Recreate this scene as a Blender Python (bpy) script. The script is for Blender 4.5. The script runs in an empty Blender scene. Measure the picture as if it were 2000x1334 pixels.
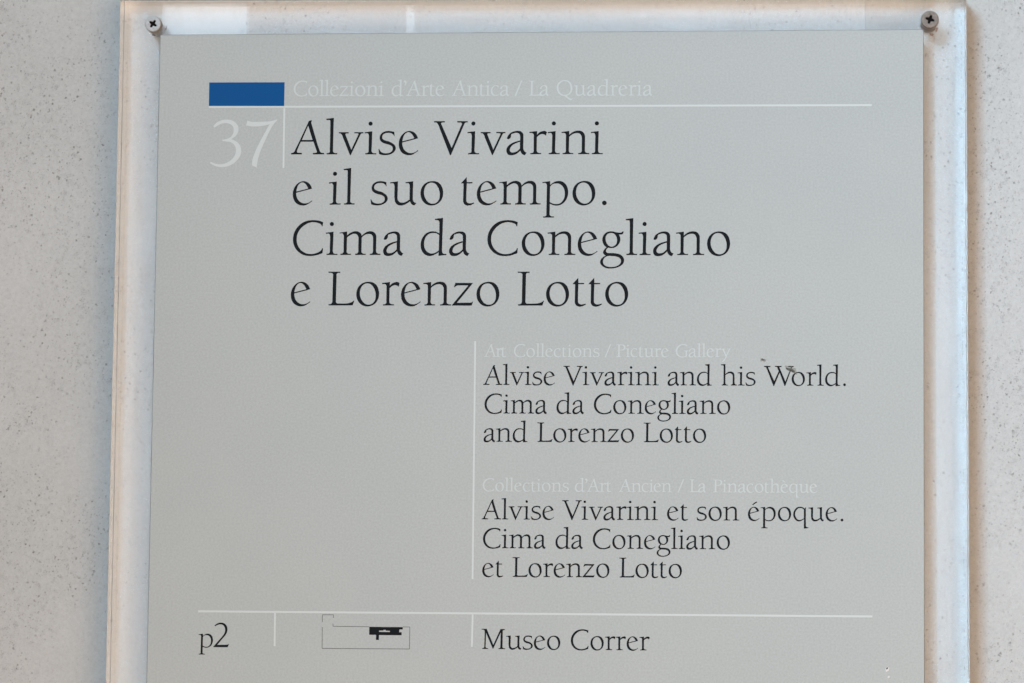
import bpy, bmesh, math, random
from mathutils import Vector, Matrix
from mathutils.geometry import tessellate_polygon

random.seed(7)
S = bpy.context.scene
C = S.collection

# ------------------------------------------------------------------ camera
# World: x right, z up, y into the wall.  y = 0 is the printed face of the panel.
F_PX, CX, CY = 6500.0, 1000.0, 667.0
RX, RY, RZ, TX, TY, TZ = -0.11553, 0.07232, 0.01062, 0.00911, 0.00629, 1.29171

def rot(rx, ry, rz):
    return Matrix.Rotation(rz, 3, 'Z') @ Matrix.Rotation(rx, 3, 'X') @ Matrix.Rotation(ry, 3, 'Y')
RM = rot(RX, RY, RZ)
TV = Vector((TX, TY, TZ))
def p2w(p): return Vector((p[0], p[2], -p[1]))
CAM_P = -(RM.transposed() @ TV)
CAM_W = p2w(CAM_P)
right, down, fwd = p2w(RM[0]), p2w(RM[1]), p2w(RM[2])
cam = bpy.data.cameras.new('camera')
cam.lens = F_PX * 36.0 / 2000.0
cam.sensor_width = 36.0
cam.clip_start, cam.clip_end = 0.05, 60.0
co = bpy.data.objects.new('camera', cam)
C.objects.link(co)
M = Matrix.Identity(4)
for i in range(3):
    M[i][0], M[i][1], M[i][2], M[i][3] = right[i], -down[i], -fwd[i], CAM_W[i]
co.matrix_world = M
S.camera = co

def at(x, y, depth=0.0):
    """measured position -> point on the plane y = depth of the sign"""
    d = Vector(((x - CX) / F_PX, (y - CY) / F_PX, 1.0))
    w = p2w(RM.transposed() @ d)
    t = (depth - CAM_W.y) / w.y
    return CAM_W + w * t

# ------------------------------------------------------------------ light
S.render.engine = 'CYCLES'
S.cycles.use_denoising = True
S.cycles.max_bounces = 10
S.cycles.transparent_max_bounces = 16
S.cycles.sample_clamp_indirect = 40.0
S.cycles.caustics_refractive = True
S.cycles.caustics_reflective = True
S.cycles.blur_glossy = 0.0
S.view_settings.view_transform = 'Standard'
S.view_settings.look = 'None'
S.view_settings.exposure = 0.0
S.view_settings.gamma = 1.0
S.view_settings.use_curve_mapping = False

W = bpy.data.worlds.new('World')
S.world = W
W.use_nodes = True
W.node_tree.nodes['Background'].inputs[0].default_value = (0.80, 0.69, 0.60, 1)
W.node_tree.nodes['Background'].inputs[1].default_value = 0.20

def area(name, loc, target, sx, sy, power, color, spread=math.pi):
    l = bpy.data.lights.new(name, 'AREA')
    l.shape = 'RECTANGLE'; l.size = sx; l.size_y = sy
    l.energy = power; l.color = color; l.spread = spread
    o = bpy.data.objects.new(name, l); C.objects.link(o)
    o.location = loc
    o.rotation_euler = (Vector(target) - Vector(loc)).to_track_quat('-Z', 'Y').to_euler()
    return o

def mirror_dir(x, y):
    """direction in which the flat clear front reflects the viewer at that spot"""
    p = at(x, y, 0.0015)
    v = (p - CAM_W).normalized()
    return p, Vector((v.x, -v.y, v.z))
def mirror_point(x, y, dist):
    p, d = mirror_dir(x, y)
    return p + d * (dist / -d.y)

# cool daylight: windows behind the viewer, three seen mirrored, plus added fill panels
def mirrored_light(name, x0, y0, x1, y1, dist, power, color):
    a, b = mirror_point(x0, y0, dist), mirror_point(x1, y1, dist)
    c = (a + b) / 2
    return area(name, c, (c.x, 0, c.z), abs(a.x - b.x), abs(a.z - b.z), power, color)
mirrored_light('window_left', 318, 8, 474, 420, 2.4, 0.23, (0.66, 0.84, 1.0))
mirrored_light('window_slit', 793, 10, 804, 300, 2.4, 0.012, (0.80, 0.92, 1.0))
mirrored_light('warm_fill_panel', 1691, -160, 1832, 1500, 2.4, 0.36, (1.0, 0.84, 0.74))  # added panel; its warm reflection lightens the band right of the print
mirrored_light('window_right', 1825, -160, 2280, 1500, 2.4, 1.95, (0.74, 0.88, 1.0))
mirrored_light('side_fill_panel', 100, -200, 317, 1700, 2.7, 1.25, (0.96, 0.97, 1.0))  # added panel, shaped so its reflection brightens the left clear strip
mirrored_light('top_fill_panel', 318, -200, 1690, 92, 2.7, 1.35, (0.97, 0.97, 1.0))  # added panel, sized to brighten the clear strip above the print
area('skylight', (-0.64, -2.0, 1.12), (0.64, 0, 0.0), 0.72, 0.72, 4.55, (0.46, 0.70, 0.92), math.radians(52))
# warm room light: one lamp a little right of the viewer, one far to the right
area('room_lamp', (0.60, -1.5, -0.95), (0.65, 0, 0), 1.8, 0.9, 14.5, (1.0, 0.66, 0.43))
area('wall_lamp', (1.5, -1.75, 0.25), (0.2, 0, 0), 1.1, 1.1, 6.0, (1.0, 0.66, 0.44))

# ------------------------------------------------------------------ helpers
def new_mat(name):
    m = bpy.data.materials.new(name); m.use_nodes = True
    nt = m.node_tree
    return m, nt, nt.nodes['Principled BSDF']
def N(nt, t, **kw):
    n = nt.nodes.new(t)
    for k, v in kw.items():
        setattr(n, k, v)
    return n
def link(nt, a, b): nt.links.new(a, b)
def simple(name, col, rough=0.5, metal=0.0, spec=0.5):
    m, nt, b = new_mat(name)
    b.inputs['Base Color'].default_value = (*col, 1)
    b.inputs['Roughness'].default_value = rough
    b.inputs['Metallic'].default_value = metal
    b.inputs['Specular IOR Level'].default_value = spec
    return m
def mesh_obj(name, verts, faces, mat, parent=None, smooth=False):
    me = bpy.data.meshes.new(name)
    me.from_pydata([tuple(v) for v in verts], [], faces)
    me.update()
    if mat: me.materials.append(mat)
    if smooth:
        for p in me.polygons: p.use_smooth = True
    o = bpy.data.objects.new(name, me); C.objects.link(o)
    o.parent = parent
    return o
def bm_obj(name, bm, mat, parent=None, smooth=False):
    me = bpy.data.meshes.new(name)
    bmesh.ops.recalc_face_normals(bm, faces=bm.faces)
    bm.to_mesh(me); bm.free()
    if mat: me.materials.append(mat)
    if smooth:
        for p in me.polygons: p.use_smooth = True
    o = bpy.data.objects.new(name, me); C.objects.link(o)
    o.parent = parent
    return o
def prism(name, quad, y0, y1, mat, parent, bevel=0.0):
    """a plate: quad of (x, z) corners, from y0 (front) to y1 (back)"""
    bm = bmesh.new()
    f = [bm.verts.new((x, y0, z)) for x, z in quad]
    b = [bm.verts.new((x, y1, z)) for x, z in quad]
    n = len(quad)
    bm.faces.new(f); bm.faces.new(b[::-1])
    for i in range(n):
        j = (i + 1) % n
        bm.faces.new((f[i], f[j], b[j], b[i]))
    if bevel:
        bmesh.ops.bevel(bm, geom=bm.edges[:], offset=bevel, segments=2, profile=0.5, affect='EDGES')
    return bm_obj(name, bm, mat, parent)

# ------------------------------------------------------------------ materials
# wall: pale plaster with fine dark grains scattered in drifts
wall_m, nt, b = new_mat('speckled_plaster')
b.inputs['Roughness'].default_value = 0.72
b.inputs['Specular IOR Level'].default_value = 0.3
tc = N(nt, 'ShaderNodeTexCoord')
def noise(scale, detail=2, rough=0.5, vec=None):
    n = N(nt, 'ShaderNodeTexNoise'); n.inputs['Scale'].default_value = scale
    n.inputs['Detail'].default_value = detail; n.inputs['Roughness'].default_value = rough
    link(nt, vec or tc.outputs['Object'], n.inputs['Vector']); return n
def mth(op, a, b_, clamp=False):
    n = N(nt, 'ShaderNodeMath', operation=op, use_clamp=clamp)
    for i, v in enumerate((a, b_)):
        if v is None: continue
        if isinstance(v, (int, float)): n.inputs[i].default_value = v
        else: link(nt, v, n.inputs[i])
    return n.outputs[0]
def ramp(src, a, b_):
    n = N(nt, 'ShaderNodeMapRange'); n.interpolation_type = 'SMOOTHSTEP'
    n.inputs['From Min'].default_value = a; n.inputs['From Max'].default_value = b_
    link(nt, src, n.inputs['Value']); return n.outputs['Result']
def specks(cell_mm, rmin, rmax, keep, offset, warp=0.0006, stretch=(1, 1, 1)):
    """dark grains: one per voronoi cell, random radius (mm), only some cells keep one"""
    mp = N(nt, 'ShaderNodeMapping'); mp.inputs['Location'].default_value = (offset, offset * 1.7, offset * .6)
    mp.inputs['Scale'].default_value = stretch
    mp.inputs['Rotation'].default_value = (0, 0, math.radians(20))
    wn = N(nt, 'ShaderNodeTexNoise'); wn.inputs['Scale'].default_value = 2200; wn.inputs['Detail'].default_value = 1
    link(nt, tc.outputs['Object'], wn.inputs['Vector'])
    sub = N(nt, 'ShaderNodeVectorMath', operation='SUBTRACT'); link(nt, wn.outputs['Color'], sub.inputs[0]); sub.inputs[1].default_value = (.5, .5, .5)
    sc = N(nt, 'ShaderNodeVectorMath', operation='SCALE'); link(nt, sub.outputs[0], sc.inputs[0]); sc.inputs['Scale'].default_value = warp * 2
    ad = N(nt, 'ShaderNodeVectorMath', operation='ADD'); link(nt, tc.outputs['Object'], ad.inputs[0]); link(nt, sc.outputs[0], ad.inputs[1])
    sx = N(nt, 'ShaderNodeSeparateXYZ'); link(nt, ad.outputs[0], sx.inputs[0])
    cx_ = N(nt, 'ShaderNodeCombineXYZ'); link(nt, sx.outputs[0], cx_.inputs[0]); link(nt, sx.outputs[2], cx_.inputs[1])
    link(nt, cx_.outputs[0], mp.inputs['Vector'])
    v = N(nt, 'ShaderNodeTexVoronoi', voronoi_dimensions='2D'); v.inputs['Scale'].default_value = 1000.0 / cell_mm
    link(nt, mp.outputs[0], v.inputs['Vector'])
    sep = N(nt, 'ShaderNodeSeparateColor'); link(nt, v.outputs['Color'], sep.inputs[0])
    rad = N(nt, 'ShaderNodeMapRange'); rad.inputs['To Min'].default_value = rmin / cell_mm; rad.inputs['To Max'].default_value = rmax / cell_mm
    link(nt, mth('POWER', sep.outputs[0], 2.5), rad.inputs['Value'])
    d = mth('SUBTRACT', rad.outputs[0], v.outputs['Distance'])
    s = mth('MULTIPLY', d, cell_mm / 0.18, True)
    k = mth('LESS_THAN', sep.outputs[1], keep)
    dens = ramp(noise(28, 3, 0.6).outputs['Fac'], 0.36, 0.60)
    tone = N(nt, 'ShaderNodeMapRange'); tone.inputs['To Min'].default_value = 0.28; tone.inputs['To Max'].default_value = 0.84
    link(nt, sep.outputs[2], tone.inputs['Value'])
    return mth('MULTIPLY', mth('MULTIPLY', mth('MULTIPLY', s, k), tone.outputs[0]), mth('ADD', mth('MULTIPLY', dens, 0.75), 0.25))
s1 = specks(2.1, 0.10, 0.50, 0.75, 0.11, 0.0008)
s2 = specks(1.05, 0.10, 0.32, 0.70, 0.37, 0.0006, (1, 1.7, 1))
s3 = specks(7.0, 0.30, 0.75, 0.16, 0.73, 0.0012, (1.7, 1, 1))
s4 = specks(3.1, 0.30, 1.05, 0.55, 0.91, 0.0022, (1.5, 1, 1))
spk = mth('MAXIMUM', mth('MAXIMUM', mth('MAXIMUM', s1, mth('MULTIPLY', s2, 0.9)), s3), mth('MULTIPLY', s4, 0.34))
veins = mth('MULTIPLY', ramp(noise(200, 6, 0.8).outputs['Fac'], 0.54, 0.76), 0.45)
cloud = noise(9, 4, 0.6)
cr = N(nt, 'ShaderNodeMix', data_type='RGBA')
link(nt, ramp(cloud.outputs['Fac'], 0.3, 0.7), cr.inputs['Factor'])
cr.inputs['A'].default_value = (0.678, 0.714, 0.708, 1); cr.inputs['B'].default_value = (0.740, 0.775, 0.775, 1)
grain = noise(900, 5, 0.85)
gr = N(nt, 'ShaderNodeMix', data_type='RGBA', blend_type='MULTIPLY'); gr.inputs['Factor'].default_value = 1
link(nt, cr.outputs['Result'], gr.inputs['A'])
gm = N(nt, 'ShaderNodeMapRange'); gm.inputs['To Min'].default_value = 0.74; gm.inputs['To Max'].default_value = 1.24
link(nt, grain.outputs['Fac'], gm.inputs['Value']); link(nt, gm.outputs[0], gr.inputs['B'])
vm = N(nt, 'ShaderNodeMix', data_type='RGBA'); link(nt, veins, vm.inputs['Factor'])
link(nt, gr.outputs['Result'], vm.inputs['A']); vm.inputs['B'].default_value = (0.50, 0.50, 0.50, 1)
sm = N(nt, 'ShaderNodeMix', data_type='RGBA'); link(nt, mth('MULTIPLY', spk, 0.92, True), sm.inputs['Factor'])
link(nt, vm.outputs['Result'], sm.inputs['A']); sm.inputs['B'].default_value = (0.15, 0.15, 0.155, 1)
link(nt, sm.outputs['Result'], b.inputs['Base Color'])
bp = N(nt, 'ShaderNodeBump'); bp.inputs['Strength'].default_value = 0.6; bp.inputs['Distance'].default_value = 0.0006
link(nt, mth('SUBTRACT', noise(260, 5, 0.65).outputs['Fac'], mth('MULTIPLY', spk, 0.8)), bp.inputs['Height'])
link(nt, bp.outputs[0], b.inputs['Normal'])

# matt printed panel with the faintest mottling
panel_m, nt, b = new_mat('printed_grey')
b.inputs['Roughness'].default_value = 0.62
b.inputs['Specular IOR Level'].default_value = 0.35
tc = N(nt, 'ShaderNodeTexCoord')
n1 = noise(22, 3, 0.6); n2 = noise(1250, 1, 0.6)
mx = N(nt, 'ShaderNodeMix', data_type='RGBA'); link(nt, ramp(n1.outputs['Fac'], 0.35, 0.65), mx.inputs['Factor'])
mx.inputs['A'].default_value = (0.586, 0.642, 0.634, 1); mx.inputs['B'].default_value = (0.600, 0.652, 0.642, 1)
g2 = N(nt, 'ShaderNodeMix', data_type='RGBA', blend_type='MULTIPLY'); g2.inputs['Factor'].default_value = 1
link(nt, mx.outputs['Result'], g2.inputs['A'])
gm = N(nt, 'ShaderNodeMapRange'); gm.inputs['To Min'].default_value = 0.87; gm.inputs['To Max'].default_value = 1.13
link(nt, n2.outputs['Fac'], gm.inputs['Value']); link(nt, gm.outputs[0], g2.inputs['B'])
link(nt, g2.outputs['Result'], b.inputs['Base Color'])
PANEL_NODES = (mx,)

ink = simple('black_ink', (0.010, 0.013, 0.016), 0.6, 0, 0.12)
fine_ink = simple('fine_grey_ink', (0.12, 0.125, 0.13), 0.6, 0, 0.25)
white_ink = simple('pale_ink', (0.73, 0.81, 0.81), 0.6, 0, 0.35)
rule_ink = simple('pale_rule_ink', (0.80, 0.88, 0.875), 0.6, 0, 0.35)
blue_ink = simple('blue_ink', (0.007, 0.110, 0.350), 0.6, 0, 0.10)
smudge_m = simple('dried_smudge', (0.26, 0.26, 0.23), 0.9, 0, 0.1)
dark_smudge_m = simple('dark_smudge', (0.12, 0.12, 0.11), 0.9, 0, 0.1)
chip_m = simple('chipped_white', (0.95, 0.95, 0.94), 0.8, 0, 0.2)
edge_m = simple('panel_edge', (0.30, 0.30, 0.29), 0.7)

glass_m = bpy.data.materials.new('clear_acrylic'); glass_m.use_nodes = True
nt = glass_m.node_tree; nt.nodes.clear()
out = N(nt, 'ShaderNodeOutputMaterial')
gb = N(nt, 'ShaderNodeBsdfGlass'); gb.inputs['IOR'].default_value = 1.49; gb.inputs['Roughness'].default_value = 0.0
gb.inputs['Color'].default_value = (0.995, 0.998, 1.0, 1)
df = N(nt, 'ShaderNodeBsdfDiffuse'); df.inputs[0].default_value = (0.86, 0.88, 0.89, 1)
ms = N(nt, 'ShaderNodeMixShader'); ms.inputs[0].default_value = 0.05
link(nt, gb.outputs[0], ms.inputs[1]); link(nt, df.outputs[0], ms.inputs[2]); link(nt, ms.outputs[0], out.inputs[0])

steel, nt, b = new_mat('screw_steel')
b.inputs['Metallic'].default_value = 0.25; b.inputs['Roughness'].default_value = 0.5
tc = N(nt, 'ShaderNodeTexCoord')
sn = noise(1600, 4, 0.7)
cm = N(nt, 'ShaderNodeMix', data_type='RGBA'); link(nt, ramp(sn.outputs['Fac'], 0.35, 0.7), cm.inputs['Factor'])
cm.inputs['A'].default_value = (0.66, 0.66, 0.65, 1); cm.inputs['B'].default_value = (0.46, 0.455, 0.44, 1)
link(nt, cm.outputs['Result'], b.inputs['Base Color'])
worn_steel, nt, b = new_mat('tarnished_screw_steel')
b.inputs['Metallic'].default_value = 0.2; b.inputs['Roughness'].default_value = 0.55
tc = N(nt, 'ShaderNodeTexCoord')
sn = noise(1400, 4, 0.7)
cm = N(nt, 'ShaderNodeMix', data_type='RGBA'); link(nt, ramp(sn.outputs['Fac'], 0.35, 0.7), cm.inputs['Factor'])
cm.inputs['A'].default_value = (0.37, 0.32, 0.275, 1); cm.inputs['B'].default_value = (0.22, 0.19, 0.165, 1)
link(nt, cm.outputs['Result'], b.inputs['Base Color'])
recess_m = simple('recess_black', (0.012, 0.011, 0.010), 0.9, 0, 0.1)  # near-black colour of the screw cross and the chip pit
rust_m = simple('rust_stain', (0.42, 0.25, 0.19), 0.9, 0, 0.1)
grime_m = simple('seam_grime', (0.45, 0.46, 0.47), 0.9, 0, 0.1)

# ------------------------------------------------------------------ wall
WALL_Y = 0.0150
wall = mesh_obj('wall', [(-1.6, WALL_Y, -1.3), (1.6, WALL_Y, -1.3), (1.6, WALL_Y, 1.3), (-1.6, WALL_Y, 1.3)], [(0, 1, 2, 3)], wall_m)
wall['kind'] = 'structure'
wall['label'] = 'pale plaster wall peppered with small dark grains'

# ------------------------------------------------------------------ the sign
base = at(1000, 1500, 0.0)
sign = bpy.data.objects.new('museum_sign', None); C.objects.link(sign)
sign.location = (0, 0, 0)
sign.empty_display_size = 0.05
sign['label'] = 'grey printed museum room sign on a clear acrylic cover screwed to the speckled wall'
sign['category'] = 'sign'

SHEET_F = 0.0010   # front of the clear sheet, just behind the panel
SHEET_B = 0.0030
def xz(p): return (p.x, p.z)
# outer corners of the cover (bottom edge is below the picture)
tl, tr_ = at(235.2, -8, SHEET_F), at(1887.3, -14, SHEET_F)
bl, br = at(206.2, 1334, SHEET_F), at(1894.0, 1334, SHEET_F)
def ext(a, b_, k): return a + (b_ - a) * k
bl, br = ext(tl, bl, 1.16), ext(tr_, br, 1.16)
outer = [xz(tl), xz(tr_), xz(br), xz(bl)]
def inset(q, d):
    (x0, z0), (x1, z1), (x2, z2), (x3, z3) = q
    return [(x0 + d, z0 - d), (x1 - d, z1 - d), (x2 - d, z2 + d), (x3 + d, z3 + d)]
TW = 0.0018
inner = inset(outer, TW)
block = prism('acrylic_block', outer, SHEET_F, WALL_Y - 0.0002, glass_m, sign, 0.0002)
block['label'] = 'thick clear acrylic block behind the printed panel'

# dirt caught in the seam between cover and wall on the right
bm = bmesh.new()
a, b2 = Vector((inner[1][0], 0, inner[1][1])), Vector((inner[2][0], 0, inner[2][1]))
n = 260
for i in range(n):
    if random.random() < 0.42: continue
    t0 = (i + random.random() * 0.3) / n; t1 = (i + 0.4 + random.random() * 0.6) / n
    p0, p1 = a.lerp(b2, t0), a.lerp(b2, t1)
    w_ = 0.00010 + random.random() * 0.00014
    y = SHEET_B + 0.0004
    vs = [bm.verts.new((p.x - 0.0001 + dx, y, p.z)) for p, dx in ((p0, -w_), (p0, w_), (p1, w_ * .7), (p1, -w_ * .7))]
    bm.faces.new(vs)
g = bm_obj('seam_grime', bm, grime_m, sign); g['kind'] = 'stuff'

# the printed panel
pc = [at(313.2, 68.4), at(1803.4, 57.8), at(1805.2, 1334), at(286.6, 1334)]
pc[2], pc[3] = ext(pc[1], pc[2], 1.13), ext(pc[0], pc[3], 1.13)
panel = prism('printed_panel', [xz(p) for p in pc], 0.0, 0.00095, panel_m, sign, 0.00012)
panel.data.materials.append(edge_m)
for p in panel.data.polygons:
    if abs(p.normal.y) < 0.5: p.material_index = 1

# dark plate, a hair wider than the panel, standing in for its contact shadow
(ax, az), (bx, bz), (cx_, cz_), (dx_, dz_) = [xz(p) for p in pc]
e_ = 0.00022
shade_plate = prism('contact_shade', [(ax - e_, az + e_), (bx + e_ * .6, bz + e_), (cx_ + e_ * .6, cz_ - e_), (dx_ - e_, dz_ - e_)], 0.00072, 0.00094, simple('contact_shade_dark', (0.16, 0.16, 0.155), 0.8), sign)
shade_plate['label'] = 'modelled contact shadow line round the grey panel'
INK_Y = -0.00005
def flat(name, loops, mat, parent, y=INK_Y):
    """filled flat shape; loops are lists of (x, z), holes after the outline"""
    verts, faces = [], []
    for gi, group in enumerate(loops):
        yy = y - 0.000015 * (gi % 2)      # neighbours that touch never share a plane
        vl = [[Vector((x, z, 0)) for x, z in lp] for lp in group]
        off = len(verts)
        for lp in group: verts += [(x, yy, z) for x, z in lp]
        for t in tessellate_polygon(vl):
            faces.append(tuple(off + k for k in t))
    o = mesh_obj(name, verts, faces, mat, parent)
    bm = bmesh.new(); bm.from_mesh(o.data)
    for f in bm.faces:
        f.normal_update()
        if f.normal.y > 0: f.normal_flip()
    bm.to_mesh(o.data); bm.free()
    return o
def poly(pts, y=INK_Y): return [xz(at(px, py, y)) for px, py in pts]

# ------------------------------------------------------------------ the typeface
# Outlines drawn as "x y" corners and "x y s" smooth points, y down, then scaled so
# that one unit is one title pixel; (units per step, baseline, relative size)
K = 13.3333
G = {}
BEAR = {}
def glyph(ch, k, basey, rel, lsb, rsb, *contours, x0=None):
    cs = []
    for c in contours:
        if isinstance(c, tuple):      # circle
            cx, cy, r = c
            pts = [((cx + r * math.cos(-2 * math.pi * i / 24)), cy + r * math.sin(-2 * math.pi * i / 24)) for i in range(24)]
            cs.append(pts); continue
        P = []
        for tok in c.replace('\n', ' ').split(','):
            t = tok.split()
            if not t: continue
            P.append((float(t[0]), float(t[1]), len(t) > 2))
        n = len(P); tang = []
        for i in range(n):
            a, b_, d = P[i - 1], P[i], P[(i + 1) % n]
            if not b_[2]: tang.append(None); continue
            v1 = Vector((b_[0] - a[0], b_[1] - a[1])); v2 = Vector((d[0] - b_[0], d[1] - b_[1]))
            l1, l2 = v1.length, v2.length
            if l1 > 2.6 * l2: u = v1 / l1
            elif l2 > 2.6 * l1: u = v2 / l2
            else: u = (v1 / l1 * l2 + v2 / l2 * l1).normalized()
            tang.append(u)
        out = []
        for i in range(n):
            j = (i + 1) % n
            p, q = Vector(P[i][:2]), Vector(P[j][:2]); L = (q - p).length
            if tang[i] is None and tang[j] is None:
                out.append((p.x, p.y)); continue
            t0 = tang[i] if tang[i] is not None else None
            t1 = tang[j] if tang[j] is not None else None
            c1 = p + (t0 * L / 3 if t0 is not None else (q - p) / 3)
            c2 = q - (t1 * L / 3 if t1 is not None else (q - p) / 3)
            if t0 is None: c1 = p + (c2 - p) * 0.4
            if t1 is None: c2 = q + (c1 - q) * 0.4
            for s in range(5):
                t = s / 5
                v = p * (1 - t) ** 3 + c1 * 3 * t * (1 - t) ** 2 + c2 * 3 * t * t * (1 - t) + q * t ** 3
                out.append((v.x, v.y))
        cs.append(out)
    f = 1.0 / (k * rel)
    xm = min(x for c in cs for x, y in c) if x0 is None else x0
    cs = [[((x - xm) * f, (basey - y) * f) for x, y in c] for c in cs]
    G[ch] = cs
    BEAR[ch] = (lsb, rsb, max(x for c in cs for x, y in c))

glyph('A', K, 1018, 1, 1.0, 1.4,
 '578 122,571 150 s,562 185,575 225,640 440,690 600,738 760,790 905 s,815 955 s,850 980 s,915 986,915 1016,628 1018,625 986,700 982 s,728 968 s,722 925 s,634 683,302 683,250 800,207 915 s,205 955 s,230 980 s,332 986,332 1016,55 1018,55 988,95 982 s,130 960 s,165 890 s,285 635,380 425,480 200,505 145 s,535 128 s',
 '487 258,612 643,325 643')
glyph('l', K, 1018, 1, 1.6, 1.6,
 '955 88,1150 60,1148 200,1143 600,1142 900 s,1150 960 s,1180 985 s,1252 991,1252 1016,985 1018,980 991,1040 982 s,1062 960 s,1064 900 s,1067 600,1066 200 s,1060 130 s,1040 112 s,965 112')
VV = '1290 440,1540 440,1540 465,1475 468 s,1458 485 s,1465 520 s,1620 905,1800 505 s,1800 475 s,1770 465 s,1695 465,1695 438,1925 438,1925 465,1880 468 s,1850 500 s,1605 1040,1590 1040,1400 580,1365 500 s,1335 470 s,1292 465'
glyph('v', K, 1018, 1, 1.2, 1.0, VV)
glyph('i', K, 1016, 1, 1.6, 1.9,
 '160 440,355 415,352 600,345 900 s,352 955 s,380 985 s,465 991,465 1015,188 1017,188 991,245 982 s,268 955 s,270 900 s,274 600 s,270 510 s,250 468 s,165 465',
 (310, 210, 51))
glyph('s', K, 1018, 1, 2.8, 2.9,
 '937 545,905 500 s,850 462 s,770 453 s,680 470 s,625 515 s,610 570 s,625 615 s,680 652 s,800 688 s,890 735 s,950 795 s,970 850 s,950 930 s,880 995 s,780 1032 s,690 1040 s,600 1030 s,545 1010,527 885,541 885,575 945 s,640 985 s,730 997 s,810 985 s,880 935 s,898 870 s,880 815 s,820 772 s,720 745 s,620 705 s,570 655 s,552 590 s,570 510 s,640 440 s,740 410 s,830 412 s,927 435')
EB = '1545 598,1520 540 s,1460 460 s,1390 420 s,1320 408 s,1220 435 s,1130 510 s,1070 620 s,1050 740 s,1070 870 s,1130 970 s,1220 1025 s,1310 1042 s,1400 1028 s,1490 975 s,1555 930,1548 915,1480 965 s,1400 990 s,1310 985 s,1210 925 s,1150 825 s,1132 708'
EC = '1135 684,1150 600 s,1190 500 s,1250 445 s,1310 436 s,1370 470 s,1425 545 s,1452 600'
glyph('e', K, 1018, 1, 3.1, 3.9, EB, EC)
# acute / grave over the same e
def acc(pts): return ','.join('%g %g' % (1050 + x * K, 1018 - y * K) for x, y in pts)
glyph('\u00e9', K, 1018, 1, 3.1, 3.9, EB, EC, acc([(14.7, 54), (22, 59.8), (28.4, 63.4), (30.2, 61), (24, 57.6), (15.8, 51.8)]))
glyph('\u00e8', K, 1018, 1, 3.1, 3.9, EB, EC, acc([(7, 62.6), (8.6, 64.8), (15, 61.4), (23, 53.8), (21.8, 52), (13.5, 57.6)]))
glyph('V', K, 1018, 1, 0.5, 1.0,
 '92 152,370 152,370 180,300 185 s,272 198 s,280 230 s,560 860,815 240 s,818 200 s,790 182 s,700 180,700 152,962 152,965 180,915 185 s,880 220 s,540 1042,520 1042,212 260,178 205 s,150 182 s,98 180')
glyph('a', K, 1014, 1, 3.4, 3.4,
 '262 595 s,290 530 s,350 465 s,440 420 s,545 405 s,630 425 s,675 480 s,685 560 s,683 860 s,700 915 s,735 958 s,772 977,728 1040,690 1028 s,640 985 s,612 915,560 965 s,480 1020 s,380 1042 s,300 1025 s,255 950 s,255 880 s,300 800 s,400 725 s,520 680 s,605 657,605 560 s,595 500 s,560 465 s,510 452 s,430 465 s,370 495 s,362 550 s,335 600 s,298 618 s,268 608 s',
 '603 686,500 723 s,390 790 s,345 860 s,335 920 s,370 965 s,440 972 s,520 945 s,603 868')
glyph('r', K, 1015, 1, 1.9, 0.8,
 '843 435,1040 412,1038 515,1100 450 s,1180 415 s,1240 408 s,1292 437,1270 528,1235 500 s,1180 485 s,1120 500 s,1035 568,1033 900 s,1045 955 s,1080 982 s,1150 989,1150 1012,875 1015,875 990,935 982 s,958 950 s,960 880 s,960 560 s,950 490 s,920 462 s,850 460')
glyph('n', K, 1015, 1, 1.7, 1.8,
 '485 438,680 410,683 515,760 450 s,850 410 s,930 402 s,1020 425 s,1075 490 s,1092 570 s,1090 900 s,1098 955 s,1130 982 s,1203 989,1203 1012,925 1015,925 990,985 980 s,1010 950 s,1015 880 s,1015 600 s,995 520 s,940 468 s,870 462 s,790 480 s,680 560,675 880 s,680 950 s,705 980 s,790 989,790 1012,520 1015,520 990,580 980 s,600 950 s,603 880 s,603 550 s,590 480 s,565 460 s,490 460')
glyph('u', K, 1017, 1, 1.6, 4.1,
 '622 440,822 415,820 600,815 830 s,835 915 s,890 965 s,960 972 s,1040 950 s,1137 885,1135 600 s,1130 500 s,1105 462 s,1030 460,1025 435,1220 412,1215 600,1215 860 s,1225 915 s,1260 963 s,1305 980,1262 1040,1220 1026 s,1175 985 s,1148 930,1060 990 s,980 1030 s,900 1042 s,820 1020 s,765 960 s,745 860 s,740 600 s,735 510 s,715 470 s,630 462')
OO = '1130 408 s,1240 430 s,1330 505 s,1380 620 s,1393 720 s,1370 850 s,1290 970 s,1180 1030 s,1075 1043 s,970 1015 s,870 930 s,820 820 s,808 710 s,830 600 s,900 490 s,1010 425 s'
OI = '1090 444 s,1180 470 s,1250 550 s,1297 660 s,1310 770 s,1290 890 s,1220 975 s,1125 1001 s,1030 975 s,950 890 s,902 780 s,893 690 s,910 590 s,960 500 s,1020 457 s'
glyph('o', K, 1018, 1, 4.4, 4.4, OO, OI)
glyph('t', K, 856, 1, 3.0, 2.5,
 '70 298,210 142,214 275,362 276,360 300,213 302,206 560,206 740 s,225 800 s,275 828 s,330 828 s,400 808,410 825,350 860 s,290 880 s,235 882 s,165 850 s,132 790 s,130 720 s,134 400,132 302,72 300')
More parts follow.
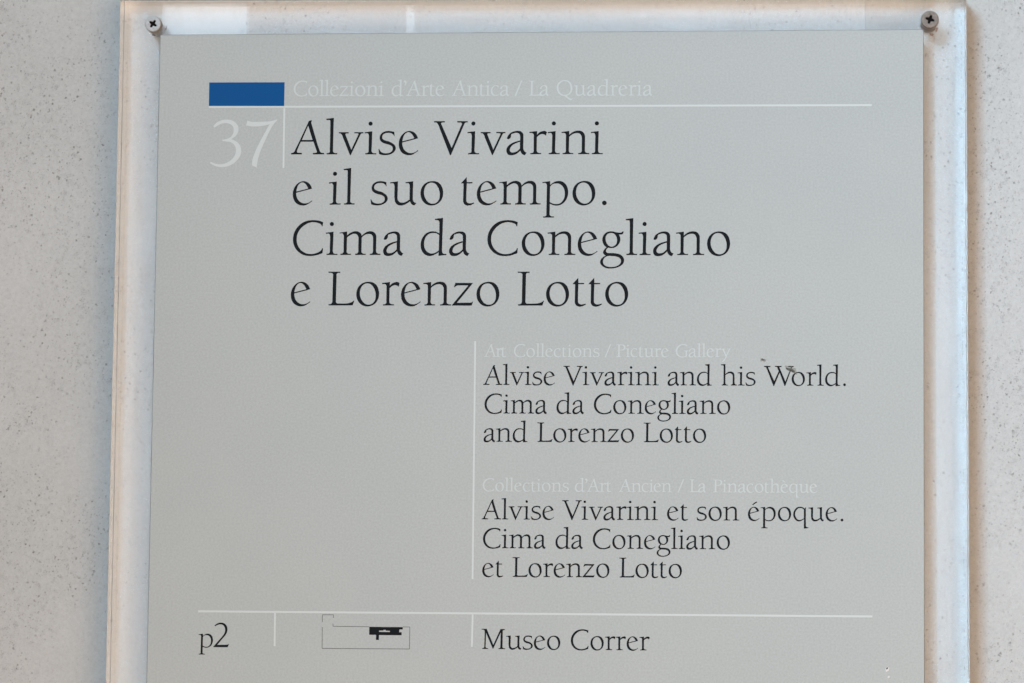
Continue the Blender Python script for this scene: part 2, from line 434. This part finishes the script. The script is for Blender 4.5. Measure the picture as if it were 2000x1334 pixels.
glyph('m', K, 857, 1, 1.7, 2.0,
 '1065 280,1258 250,1258 355,1340 290 s,1420 252 s,1500 242 s,1570 260 s,1620 305 s,1642 365,1720 295 s,1800 252 s,1880 242 s,1950 262 s,2005 320 s,2022 400 s,2020 740 s,2035 800 s,2065 825 s,2135 831,2135 855,1865 858,1865 832,1920 822 s,1940 790 s,1945 720 s,1945 440 s,1930 365 s,1880 315 s,1810 308 s,1740 325 s,1643 400,1640 740 s,1648 800 s,1680 825 s,1752 831,1752 855,1482 858,1482 832,1535 822 s,1558 790 s,1562 720 s,1563 440 s,1550 365 s,1500 312 s,1440 302 s,1370 325 s,1258 400,1255 740 s,1262 800 s,1290 825 s,1365 831,1365 855,1100 858,1100 832,1150 822 s,1175 790 s,1180 720 s,1180 400 s,1170 330 s,1150 300 s,1070 298')
glyph('p', K, 856, 1, 1.7, 4.4,
 '190 275,385 250,388 355,460 295 s,540 255 s,620 245 s,720 270 s,800 345 s,845 450 s,855 540 s,840 650 s,780 770 s,690 850 s,590 882 s,490 878 s,383 832,380 1080 s,388 1140 s,420 1165 s,492 1173,490 1195,220 1197,215 1173,275 1165 s,298 1140 s,300 1080 s,305 600,308 400 s,298 325 s,275 298 s,195 297',
 '385 390,450 325 s,540 305 s,620 314 s,700 365 s,755 460 s,772 560 s,760 680 s,710 775 s,640 835 s,550 850 s,460 836 s,380 793')
glyph('.', K, 856, 1, 9.3, 0, (1803, 818, 57))
CO = '600 178 s,480 205 s,350 285 s,250 400 s,200 510 s,187 630 s,205 750 s,260 860 s,350 950 s,450 1000 s,560 1018 s'
CL = '760 1030 s,650 1056 s,540 1063 s,400 1045 s,260 970 s,160 860 s,110 740 s,97 620 s,115 490 s,180 350 s,290 230 s,430 155 s,570 132 s,700 135 s,800 155 s'
CT = '872 185,857 285,843 280,830 248 s,760 205 s,680 183 s,'
glyph('C', K, 1035, 1, 3.6, 3.6, CT + CO + ',670 1005 s,760 970 s,830 925 s,862 865,880 865,868 990,' + CL)
glyph('G', K, 1035, 1, 3.6, 3.0, CT + CO + ',660 1010 s,740 988 s,790 960,790 680 s,782 640 s,750 622 s,690 618,690 590,930 590,930 618,890 625 s,872 650 s,868 700 s,868 990,' + CL)
glyph('d', K, 1035, 1, 4.3, 1.9,
 '452 97,655 72,650 400,640 900 s,648 960 s,670 1002 s,745 1010,758 1035,565 1057,555 1045,558 965,480 1010 s,400 1050 s,320 1063 s,220 1035 s,140 960 s,98 860 s,90 750 s,115 630 s,180 520 s,280 445 s,380 425 s,480 435 s,570 480,570 220 s,565 165 s,540 135 s,460 125',
 '568 520,500 473 s,400 462 s,300 485 s,220 560 s,178 670 s,172 760 s,195 870 s,255 955 s,340 998 s,430 995 s,500 965 s,562 920')
glyph('g', K, 905, 1, 1.8, 1.2,
 '748 292,765 298,740 358 s,700 370 s,640 368,670 430 s,682 500 s,660 590 s,600 670 s,520 715 s,440 722 s,370 712,325 760 s,312 800 s,330 840 s,390 858 s,560 865 s,680 895 s,760 965 s,782 1050 s,755 1130 s,670 1200 s,550 1242 s,430 1255 s,310 1238 s,215 1180 s,170 1105 s,180 1040 s,230 975 s,318 920,270 890 s,245 845 s,260 790 s,335 705,270 650 s,235 580 s,222 500 s,250 400 s,320 325 s,420 293 s,500 298 s,570 315 s,640 325 s,710 322 s',
 '440 330 s,520 350 s,580 420 s,602 510 s,590 600 s,540 665 s,470 692 s,400 675 s,330 600 s,302 500 s,310 420 s,350 360 s',
 '380 928 s,480 930 s,580 940 s,660 975 s,705 1030 s,705 1090 s,660 1160 s,570 1205 s,450 1222 s,340 1205 s,260 1150 s,238 1080 s,255 1010 s,310 950 s')
glyph('L', K, 1018, 1, 1.5, 0.3,
 '72 145,375 145,375 172,310 175 s,285 200 s,282 260 s,278 600,275 880 s,280 945 s,320 972 s,480 972 s,620 960 s,700 930 s,745 893,750 900,712 1015,95 1018,88 990,150 982 s,180 950 s,188 880 s,195 260 s,190 200 s,165 178 s,80 172')
glyph('z', K, 1021, 1, 1.0, 2.6,
 '590 438,1038 440,625 955,950 952 s,1010 945 s,1048 915,1008 1022,510 1022,508 1010,925 500,680 498 s,610 510 s,570 545,552 540')
glyph('h', 22.22, 1055, .566, 1.7, 1.8,
 '60 165,245 145,248 300,245 588,320 520 s,400 478 s,480 470 s,560 490 s,615 550 s,632 640 s,635 940 s,650 990 s,680 1020 s,740 1033,740 1055,490 1055,490 1033,540 1020 s,560 990 s,568 940 s,568 660 s,550 590 s,500 545 s,430 530 s,340 555 s,246 612,245 940 s,255 990 s,285 1020 s,350 1033,350 1055,100 1055,100 1033,150 1020 s,172 990 s,178 940 s,180 280 s,172 215 s,150 195 s,75 190')
glyph('W', 22.22, 1057, .566, 0.5, 1.0,
 '45 225,310 225,312 258,232 262 s,215 280 s,222 310 s,478 885,672 450,615 300 s,590 262 s,515 258,515 225,785 225,785 258,715 262 s,700 280 s,705 310 s,955 900,1190 300 s,1188 272 s,1160 260 s,1070 258,1070 225,1300 225,1300 258,1245 265 s,1225 300 s,940 1075,920 1075,705 505,468 1075,445 1075,160 330,130 280 s,105 262 s,50 258')
glyph('q', 22.22, 945, .566, 4.3, 0.4,
 '955 385,972 385,963 460,963 1100 s,975 1180 s,1000 1215 s,1068 1228,1060 1255,895 1272,890 1255,895 870,800 930 s,720 965 s,650 970 s,560 930 s,480 830 s,443 700 s,460 580 s,530 450 s,620 380 s,720 360 s,820 375 s,925 440',
 '893 482,830 425 s,740 403 s,650 420 s,570 490 s,520 590 s,512 680 s,540 790 s,600 880 s,690 920 s,780 905 s,893 842')
glyph('M', 22.22, 1056, .566, 1.5, 3.4,
 '110 220,320 215,615 890,915 220,1085 222,1085 250,1030 262 s,1002 300 s,1000 940 s,1010 1000 s,1040 1025 s,1115 1032,1115 1055,840 1055,840 1032,890 1022 s,915 990 s,918 940 s,926 345,610 1042,590 1030,295 370,283 940 s,295 1000 s,320 1020 s,390 1032,388 1055,150 1055,145 1032,200 1020 s,232 990 s,238 940 s,248 330 s,235 280 s,200 250 s,120 242')
glyph('y', 1, 0, 1, 1.2, 0.6,
 '0 -43.3,18.7 -43.3,18.7 -41.5,13.9 -41.2 s,12.6 -40 s,13.2 -37.3 s,24.8 -8.5,38.2 -38.6 s,38.2 -40.8 s,36 -41.5 s,30.4 -41.5,30.4 -43.5,47.6 -43.5,47.6 -41.5,44.2 -41.2 s,42 -38.8 s,20 12 s,13 21 s,4.8 26,3.6 23 s,11 16.5 s,22.2 -2.2,8.2 -33 s,5.6 -38.8 s,3.4 -41 s,0.2 -41.5')
glyph('Q', 16.67, 688, .445, 4.2, 3.5,
 '385 183 s,500 210 s,580 300 s,622 430 s,605 560 s,530 650 s,438 692,480 730 s,560 788 s,630 785,640 797 s,580 835 s,530 822 s,440 750 s,365 695,280 685 s,190 620 s,135 510 s,122 420 s,150 310 s,230 225 s,300 192 s',
 '385 213 s,480 240 s,545 320 s,572 440 s,555 560 s,490 640 s,400 664 s,300 652 s,220 580 s,178 480 s,172 400 s,210 300 s,280 235 s')
glyph('P', K, 1018, 1, 1.5, 2.0,
 '72 150,440 150 s,590 175 s,670 250 s,690 345 s,660 445 s,570 520 s,440 548 s,281 548,280 880 s,285 950 s,320 980 s,390 990,390 1015,72 1018,72 990,140 980 s,182 950 s,188 880 s,195 260 s,190 205 s,160 180 s,72 178',
 '284 184,400 182 s,500 197 s,575 255 s,598 340 s,575 425 s,520 485 s,430 512 s,282 512')
glyph('c', K, 1018, 1, 3.1, 3.2,
 '1500 448,1482 540,1467 535,1440 480 s,1380 450 s,1310 442 s,1220 480 s,1155 570 s,1130 690 s,1150 825 s,1210 925 s,1310 985 s,1400 990 s,1480 965 s,1535 915,1545 930,1490 975 s,1400 1028 s,1310 1042 s,1220 1025 s,1130 970 s,1070 870 s,1050 740 s,1070 620 s,1130 510 s,1220 435 s,1330 408 s,1430 420 s')
glyph('/', 1, 0, 1, 0, 0, '0 2,5.2 2,33 -66,27.8 -66')
glyph("'", 1, 0, 1, 3, 1.5, '1 -65.5 s,5 -68 s,10 -66.5 s,12.5 -61 s,11.5 -53 s,7 -46,4.5 -46.8,7.5 -54 s,6 -59.5 s,1.5 -61 s')
glyph('3', 11.12, 1178, 1, 0, 0,
 '172 290,240 215 s,340 165 s,450 148 s,570 168 s,660 230 s,705 310 s,705 400 s,670 480 s,600 545 s,552 575,640 610 s,720 670 s,770 760 s,780 850 s,740 970 s,650 1075 s,530 1150 s,400 1178 s,270 1168 s,120 1100,128 1072,220 1110 s,330 1126 s,430 1110 s,560 1040 s,640 950 s,672 850 s,665 760 s,620 680 s,540 632 s,450 618 s,372 608,370 590,460 572 s,525 550 s,590 480 s,615 400 s,608 320 s,560 258 s,490 225 s,410 218 s,310 245 s,195 315')
glyph('7', 11.12, 1178, 1, 0, 0,
 '905 170,980 195 s,1100 200 s,1250 195 s,1400 185 s,1545 148,1545 160,1480 235 s,1400 370 s,1300 590 s,1210 800 s,1150 1000 s,1125 1188,1030 1145,1030 1060 s,1080 880 s,1180 650 s,1290 440 s,1395 242,1290 270 s,1150 290 s,1020 292 s,882 268')
glyph('2', 16.68, 978, 1, 0, 0,
 '725 292,800 235 s,880 205 s,960 202 s,1050 235 s,1115 310 s,1138 400 s,1120 510 s,1070 600 s,960 730 s,812 912,1100 907 s,1160 897 s,1195 880,1155 978,700 978,695 970,860 780 s,980 640 s,1045 540 s,1070 430 s,1050 340 s,1000 275 s,920 248 s,830 262 s,740 310')
KERN = {('V', 'i'): -2.4, ('W', 'o'): -11.0, ('v', 'a'): -1.6, ('A', 'r'): 0.5}

UNIT = (at(1177, 301) - at(568.7, 301)).length / 608.3      # one title pixel, in metres

def embolden(loop, e, hole):
    """ink spread: push an outline outwards (a hole inwards) by e"""
    area2 = sum(a[0] * b_[1] - b_[0] * a[1] for a, b_ in zip(loop, loop[1:] + loop[:1]))
    sg = (1 if area2 > 0 else -1) * (-1 if hole else 1)
    out = []
    for i in range(len(loop)):
        a, b_, c = Vector(loop[i - 1]), Vector(loop[i]), Vector(loop[(i + 1) % len(loop)])
        u, v = (b_ - a), (c - b_)
        if u.length < 1e-9 or v.length < 1e-9: out.append(tuple(b_)); continue
        u.normalize(); v.normalize()
        n1, n2 = Vector((u.y, -u.x)) * sg, Vector((v.y, -v.x)) * sg
        m = n1 + n2
        if m.length < 1e-6: out.append(tuple(b_)); continue
        m.normalize()
        out.append(tuple(b_ + m * (e / max(0.6, m.dot(n1)))))
    return out

def word_loops(text, x0, y0, x1, y1, size, spread=0.22):
    a, b_ = at(x0, y0, INK_Y), at(x1, y1, INK_Y)
    L = (b_ - a).length
    ux = (b_ - a).normalized()
    uz = Vector((-ux.z, 0, ux.x))
    s = UNIT * size
    pos, x = [], 0.0
    for i, ch in enumerate(text):
        l, r, w = BEAR[ch]
        if i: x += l + KERN.get((text[i - 1], ch), 0)
        pos.append(x); x += w
        if i < len(text) - 1: x += r
    n = len(text)
    track = (L / s - x) / (n - 1) if n > 1 else 0
    loops = []
    for i, ch in enumerate(text):
        ox = pos[i] + track * i
        cs = [[(lambda p: (p.x, p.z))(a + ux * ((ox + px) * s) + uz * (py * s)) for px, py in embolden(c, spread / size, k_ > 0 and not (ch == 'i' or (ch in '\u00e9\u00e8' and k_ == 2)))] for k_, c in enumerate(G[ch])]
        # outline + holes go together; i, e-acute have separate islands
        if ch == 'i': loops += [[cs[0]], [cs[1]]]
        elif ch in '\u00e9\u00e8': loops += [[cs[0], cs[1]], [cs[2]]]
        else: loops.append(cs)
    return loops, track

def text_line(name, words, size, mat, label):
    loops = []
    for w in words:
        lp, tr = word_loops(*w, size, 0.30 if mat is white_ink else 0.22)
        loops += lp
    o = flat(name, loops, mat, panel)
    o['label'] = label
    return o

def line(words, ya, yb, xa, xb):
    """words with measured ends; baseline runs from (xa, ya) to (xb, yb)"""
    f = lambda x: ya + (yb - ya) * (x - xa) / (xb - xa)
    return [(t, x0, f(x0), x1, f(x1)) for t, x0, x1 in words]

text_line('title_line', line([('Alvise', 568.7, 816.6), ('Vivarini', 846.9, 1177)], 301.35, 300.9, 568, 1177), 1.0, ink, 'black title line reading Alvise Vivarini')
text_line('title_line', line([('e', 571.7, 609.5), ('il', 642.1, 692.2), ('suo', 723.7, 865.1), ('tempo.', 900.2, 1184.7)], 399.4, 399.2, 571, 1184), 1.0, ink, 'black title line reading e il suo tempo.')
text_line('title_line', line([('Cima', 571.9, 787.5), ('da', 821.5, 916.3), ('Conegliano', 951.9, 1425.7)], 497.6, 498.1, 571, 1425), 1.0, ink, 'black title line reading Cima da Conegliano')
text_line('title_line', line([('e', 567.9, 606.1), ('Lorenzo', 640.5, 974.9), ('Lotto', 1010.6, 1226.6)], 596.3, 596.8, 568, 1226), 1.003, ink, 'black title line reading e Lorenzo Lotto')

text_line('heading_line', line([('Collezioni', 573.6, 749.6), ("d'Arte", 765, 867.6), ('Antica', 883, 994), ('/', 1005, 1019), ('La', 1033, 1071.6), ('Quadreria', 1087.4, 1273.6)], 187.4, 186.3, 573, 1273), 0.445, white_ink, 'pale heading reading Collezioni d\'Arte Antica / La Quadreria')
text_line('heading_line', line([('Art', 946, 988.4), ('Collections', 1003.8, 1170.8), ('/', 1181, 1192.4), ('Picture', 1204.2, 1305.6), ('Gallery', 1320, 1427)], 696.9, 697.3, 946, 1427), 0.365, white_ink, 'pale heading reading Art Collections / Picture Gallery')
text_line('heading_line', line([('Collections', 943, 1110.8), ("d'Art", 1123, 1193.8), ('Ancien', 1209, 1312), ('/', 1323.5, 1334.6), ('La', 1347, 1378.4), ('Pinacoth\u00e8que', 1393, 1595.8)], 959.2, 962.2, 943, 1596), 0.365, white_ink, 'pale heading reading Collections d\'Art Ancien / La Pinacotheque')

text_line('text_line', line([('Alvise', 944, 1083.6), ('Vivarini', 1100.4, 1286.4), ('and', 1304, 1390.2), ('his', 1408, 1475.6), ('World.', 1492.3, 1652)], 751.5, 753.1, 944, 1652), 0.565, ink, 'small black line reading Alvise Vivarini and his World.')
text_line('text_line', line([('Cima', 946.4, 1068), ('da', 1087, 1140.4), ('Conegliano', 1160, 1426)], 807.2, 808.4, 946, 1426), 0.565, ink, 'small black line reading Cima da Conegliano under the English heading')
text_line('text_line', line([('and', 944.6, 1030.2), ('Lorenzo', 1049.4, 1238), ('Lotto', 1257, 1379)], 862.6, 863.8, 944, 1379), 0.567, ink, 'small black line reading and Lorenzo Lotto')
text_line('text_line', line([('Alvise', 941, 1081.4), ('Vivarini', 1098, 1285), ('et', 1303, 1343.6), ('son', 1361, 1443.6), ('\u00e9poque.', 1461, 1647)], 1014.0, 1017.4, 941, 1647), 0.567, ink, 'small black line reading Alvise Vivarini et son epoque.')
text_line('text_line', line([('Cima', 943.4, 1065.6), ('da', 1085, 1138.4), ('Conegliano', 1158, 1425.4)], 1070.2, 1072.6, 943, 1425), 0.567, ink, 'small black line reading Cima da Conegliano under the French heading')
text_line('text_line', line([('et', 942, 982.4), ('Lorenzo', 1001, 1190), ('Lotto', 1209.6, 1331.6)], 1126.2, 1128.2, 942, 1331), 0.568, ink, 'small black line reading et Lorenzo Lotto')
text_line('text_line', line([('Museo', 940.2, 1094), ('Correr', 1115, 1268.6)], 1267.2, 1270.2, 940, 1268), 0.568, ink, 'small black line reading Museo Correr at the foot of the panel')
t = text_line('floor_mark', [('p', 387.6, 1263.6, 415, 1263.8)], 0.555, ink, 'black p2 mark at the lower left corner')
t2lp, _ = word_loops('2', 416.7, 1263.7, 446.9, 1263.9, (at(446.9, 1263.7) - at(416.7, 1263.7)).length / UNIT / BEAR['2'][2])
me2 = flat('floor_mark_digit', t2lp, ink, None)
bm = bmesh.new(); bm.from_mesh(t.data); bm.from_mesh(me2.data); bm.to_mesh(t.data); bm.free()
bpy.data.objects.remove(me2)
# room number, as large figures
numlp = []
for ch, xa, xb, yb in (('3', 410.7, 470.1, 325.9), ('7', 479.3, 539, 325.9)):
    s_ = (at(xb, yb) - at(xa, yb)).length / UNIT / BEAR[ch][2]
    numlp += word_loops(ch, xa, yb, xb, yb, s_, 0.4)[0]
o = flat('room_number', numlp, simple('pale_number_ink', (0.775, 0.845, 0.84), 0.6, 0, 0.35), panel); o['label'] = 'large pale room number 37 under the blue bar'

o = flat('blue_bar', [[poly([(408.7, 161.1), (555.9, 160.7), (555.0, 207.0), (408.0, 207.0)])]], blue_ink, panel, INK_Y); o['label'] = 'solid blue bar above the room number'
def strip(p, q, w):
    (x0, y0), (x1, y1) = p, q
    L = math.hypot(x1 - x0, y1 - y0); nx, ny = -(y1 - y0) / L * w / 2, (x1 - x0) / L * w / 2
    return poly([(x0 + nx, y0 + ny), (x1 + nx, y1 + ny), (x1 - nx, y1 - ny), (x0 - nx, y0 - ny)])
def rule(p, q, w, label, mat=None):
    o = flat('rule_line', [[strip(p, q, w)]], mat or rule_ink, panel); o['label'] = label; return o
rule((408, 208.95), (1702.7, 205.3), 3.8, 'long pale rule under the top heading')
rule((555.4, 211.0), (553.6, 328), 3.6, 'short pale upright rule right of the room number')
rule((928.2, 666), (923.0, 1131), 3.5, 'tall pale upright rule left of the translations')
rule((387, 1193.9), (1703.8, 1204.0), 4.0, 'long pale rule above the foot of the panel')
rule((537.2, 1197.2), (536.3, 1262), 3.6, 'short pale upright rule right of the p2 mark')
rule((923.2, 1200.2), (921.6, 1263.5), 3.6, 'short pale upright rule left of Museo Correr')

# floor plan
def fp(x, y): return (560 + x / 4.5455, 1160 + y / 4.5455)
segs = [((317, 185), (415, 185)), ((317, 185), (316, 250)), ((415, 185), (415, 212)), ((411, 263), (411, 287)), ((411, 287), (733, 291.5)),
        ((1030, 293), (1093, 293.5)), ((1093, 293.5), (1090, 489)), ((1090, 489), (314, 484)), ((314, 484), (315.5, 295))]
o = flat('floor_plan_outline', [[strip(fp(*a_), fp(*b_), 0.95)] for a_, b_ in segs], fine_ink, panel); o['label'] = 'thin outline of the building plan'
plan = [(733, 292), (1030, 295), (1030, 315), (1003, 315), (1001, 319), (999, 319), (998, 340), (1021, 341), (1020, 367), (819, 365), (818, 409), (792, 408), (793, 364), (732, 362)]
hole = [(820, 325), (858, 325), (860, 319), (878, 319), (880, 326), (917, 328), (916, 339), (819, 337)]
o = flat('floor_plan', [[poly([fp(*p) for p in plan]), poly([fp(*p) for p in hole])]], ink, panel); o['label'] = 'solid black building shape in the floor plan'

# ------------------------------------------------------------------ marks on the panel
def blob(name, cx, cy, rx, ry, ang, mat, label, y, n=18, rough=0.25, h=0.0001):
    bm = bmesh.new(); ring = []
    for i in range(n):
        a_ = 2 * math.pi * i / n
        r = 1 + (random.random() - .5) * 2 * rough
        dx, dy = math.cos(a_) * rx * r, math.sin(a_) * ry * r
        c, s = math.cos(ang), math.sin(ang)
        p = at(cx + dx * c - dy * s, cy + dx * s + dy * c, y)
        ring.append(bm.verts.new(p))
    top = bm.verts.new(at(cx, cy, y) + Vector((0, -h, 0)))
    for i in range(n): bm.faces.new((ring[i], ring[(i + 1) % n], top))
    o = bm_obj(name, bm, mat, panel, True)
    if label: o['label'] = label
    return o
def soft(name, col, alpha, rough_scale):
    """thin broken film of dirt"""
    m, nt_, b_ = new_mat(name)
    b_.inputs['Base Color'].default_value = (*col, 1); b_.inputs['Roughness'].default_value = 0.9
    t_ = N(nt_, 'ShaderNodeTexCoord'); n_ = N(nt_, 'ShaderNodeTexNoise'); n_.inputs['Scale'].default_value = rough_scale; n_.inputs['Detail'].default_value = 3
    link(nt_, t_.outputs['Object'], n_.inputs['Vector'])
    r_ = N(nt_, 'ShaderNodeMapRange'); r_.inputs['From Min'].default_value = 0.3; r_.inputs['From Max'].default_value = 0.65
    r_.inputs['To Min'].default_value = alpha * 0.35; r_.inputs['To Max'].default_value = alpha
    link(nt_, n_.outputs['Fac'], r_.inputs['Value']); link(nt_, r_.outputs[0], b_.inputs['Alpha'])
    return m
film = soft('dirt_film', (0.13, 0.13, 0.12), 0.80, 2200)
film2 = soft('pale_dirt_film', (0.34, 0.34, 0.30), 0.45, 1200)
Y2 = -0.00012
blob('smudge', 1544, 722.5, 8.5, 3.0, math.radians(26), film, 'grey olive smudge over the W of World', Y2, rough=.3)
blob('smudge', 1537, 719.5, 2.2, 1.5, 0.3, film, None, Y2 - 0.00003)
blob('smudge', 1549, 725.5, 4.0, 1.8, 0.5, film, None, Y2 - 0.00006)
blob('smudge', 1546, 722, 13, 5.6, math.radians(26), film2, None, Y2 + 0.00003, rough=.35)
blob('smudge', 1490, 702.6, 3.4, 2.0, 0.2, film, 'small dark smudge above the W of World', Y2, rough=.35)
blob('smudge', 1490, 702.6, 5.4, 3.4, 0.2, film2, None, Y2 + 0.00003, rough=.35)
blob('paint_chip', 1732.8, 1307, 3.6, 4.8, 0.3, chip_m, 'tiny white chip with a dark pit at the lower right', Y2, rough=.2)
blob('pit', 1732.6, 1305.4, 1.3, 2.4, 0.7, recess_m, None, Y2 - 0.00014)
blob('paint_chip', 1735.6, 1322.2, 2.0, 2.2, 0.3, chip_m, 'tiny white chip below the larger one', Y2, rough=.25)

# ------------------------------------------------------------------ screws
def disc(bm, cx, cz, r, y, n=48):
    return [bm.verts.new((cx + r * math.cos(2 * math.pi * i / n), y, cz + r * math.sin(2 * math.pi * i / n))) for i in range(n)]
def lathe(name, cx, cz, prof, mat, parent, cap0=True, cap1=True, n=48):
    bm = bmesh.new(); rings = [disc(bm, cx, cz, r, y, n) for r, y in prof]
    for a_, b_ in zip(rings, rings[1:]):
        for i in range(n): bm.faces.new((a_[i], a_[(i + 1) % n], b_[(i + 1) % n], b_[i]))
    if cap0: bm.faces.new(rings[0])
    if cap1: bm.faces.new(rings[-1][::-1])
    return bm_obj(name, bm, mat, parent, True)
def screw(px, py, r_px, ang, mat, label, rust=False):
    HY = -0.0012                                  # crown of the head
    c = at(px, py, HY); cx, cz = c.x, c.z
    R = r_px * 0.0002
    # head: rim, shallow dome
    bm = bmesh.new(); n = 56
    cross = []
    # cross recess outline (four rounded arms)
    L, Wd = R * 0.56, R * 0.155
    for k in range(4):
        a_ = ang + k * math.pi / 2
        ux, uz = math.cos(a_), math.sin(a_); vx, vz = -uz, ux
        for (l, w) in ((Wd * 1.25, -Wd * 1.25), (L * 0.86, -Wd * .95), (L, -Wd * 0.55), (L, Wd * 0.55), (L * 0.86, Wd * .95)):
            cross.append((cx + ux * l + vx * w, cz + uz * l + vz * w))
    outer_r = [(cx + R * 0.86 * math.cos(2 * math.pi * i / n), cz + R * 0.86 * math.sin(2 * math.pi * i / n)) for i in range(n)]
    verts = [(x, HY, z) for x, z in outer_r] + [(x, HY, z) for x, z in cross]
    tris = tessellate_polygon([[Vector((x, z, 0)) for x, z in outer_r], [Vector((x, z, 0)) for x, z in cross]])
    faces = [tuple(t_) for t_ in tris]
    nb = len(verts)
    m_ = len(cross)
    verts += [(cx + (x - cx) * 0.72, HY + 0.0011, cz + (z - cz) * 0.72) for x, z in cross]
    for i in range(m_):
        j = (i + 1) % m_
        faces.append((n + i, n + j, nb + j, nb + i))
    prof = [(0.95, 0.00006), (1.0, 0.00022), (1.0, 0.00085), (0.96, 0.0010), (0.93, 0.00215)]
    prev = list(range(n))
    for rr, dy in prof:
        o_ = len(verts)
        verts += [(cx + R * rr * math.cos(2 * math.pi * i / n), HY + dy, cz + R * rr * math.sin(2 * math.pi * i / n)) for i in range(n)]
        for i in range(n): faces.append((prev[i], prev[(i + 1) % n], o_ + (i + 1) % n, o_ + i))
        prev = list(range(o_, o_ + n))
    h = mesh_obj('screw', verts, faces, mat, sign)
    bm = bmesh.new(); bm.from_mesh(h.data); bmesh.ops.recalc_face_normals(bm, faces=bm.faces)
    bm.to_mesh(h.data); bm.free()
    h['label'] = label
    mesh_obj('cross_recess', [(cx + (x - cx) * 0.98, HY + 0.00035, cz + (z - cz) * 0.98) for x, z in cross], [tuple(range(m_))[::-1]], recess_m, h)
    # spacer sleeve behind the sheet and washer foot on the wall
    lathe('spacer', cx, cz, [(R * 0.93, SHEET_B + 0.0002), (R * 0.93, WALL_Y - 0.0012), (R * 0.90, WALL_Y - 0.0010), (R * 0.90, WALL_Y - 0.0004)], mat, h)
    # ring of dirt on the sheet round the head
    bmr = bmesh.new()
    a1 = disc(bmr, cx, cz, R * 1.0, SHEET_F - 0.00008, 48); a2 = disc(bmr, cx, cz, R * 1.06, SHEET_F - 0.00008, 48)
    for i in range(48): bmr.faces.new((a1[i], a1[(i + 1) % 48], a2[(i + 1) % 48], a2[i]))
    bm_obj('dirt_ring', bmr, grime_m, h)
    if rust:
        for (dx, dy, a_, b_) in ((3, 31, 4.6, 2.6), (13, 21, 2.2, 4.6)):
            o = blob('rust_stain', px + dx, py + dy, a_, b_, 0.4, rust_m, None, SHEET_B + 0.0007, rough=.3); o.parent = h
    else:
        for (dx, dy, a_, b_) in ((2.5, 23.5, 4.6, 1.5), (26.5, 10, 1.0, 4.5)):
            o = blob('grime_mark', px + dx, py + dy, a_, b_, 0.2, dark_smudge_m, None, SHEET_B + 0.0007, rough=.4); o.parent = h
    return h
screw(298.6, 46.2, 16.0, math.radians(57), steel, 'bright cross head screw at the upper left corner')
screw(1816.4, 37.6, 17.0, math.radians(72), worn_steel, 'tarnished brownish cross head screw at the upper right corner', True)
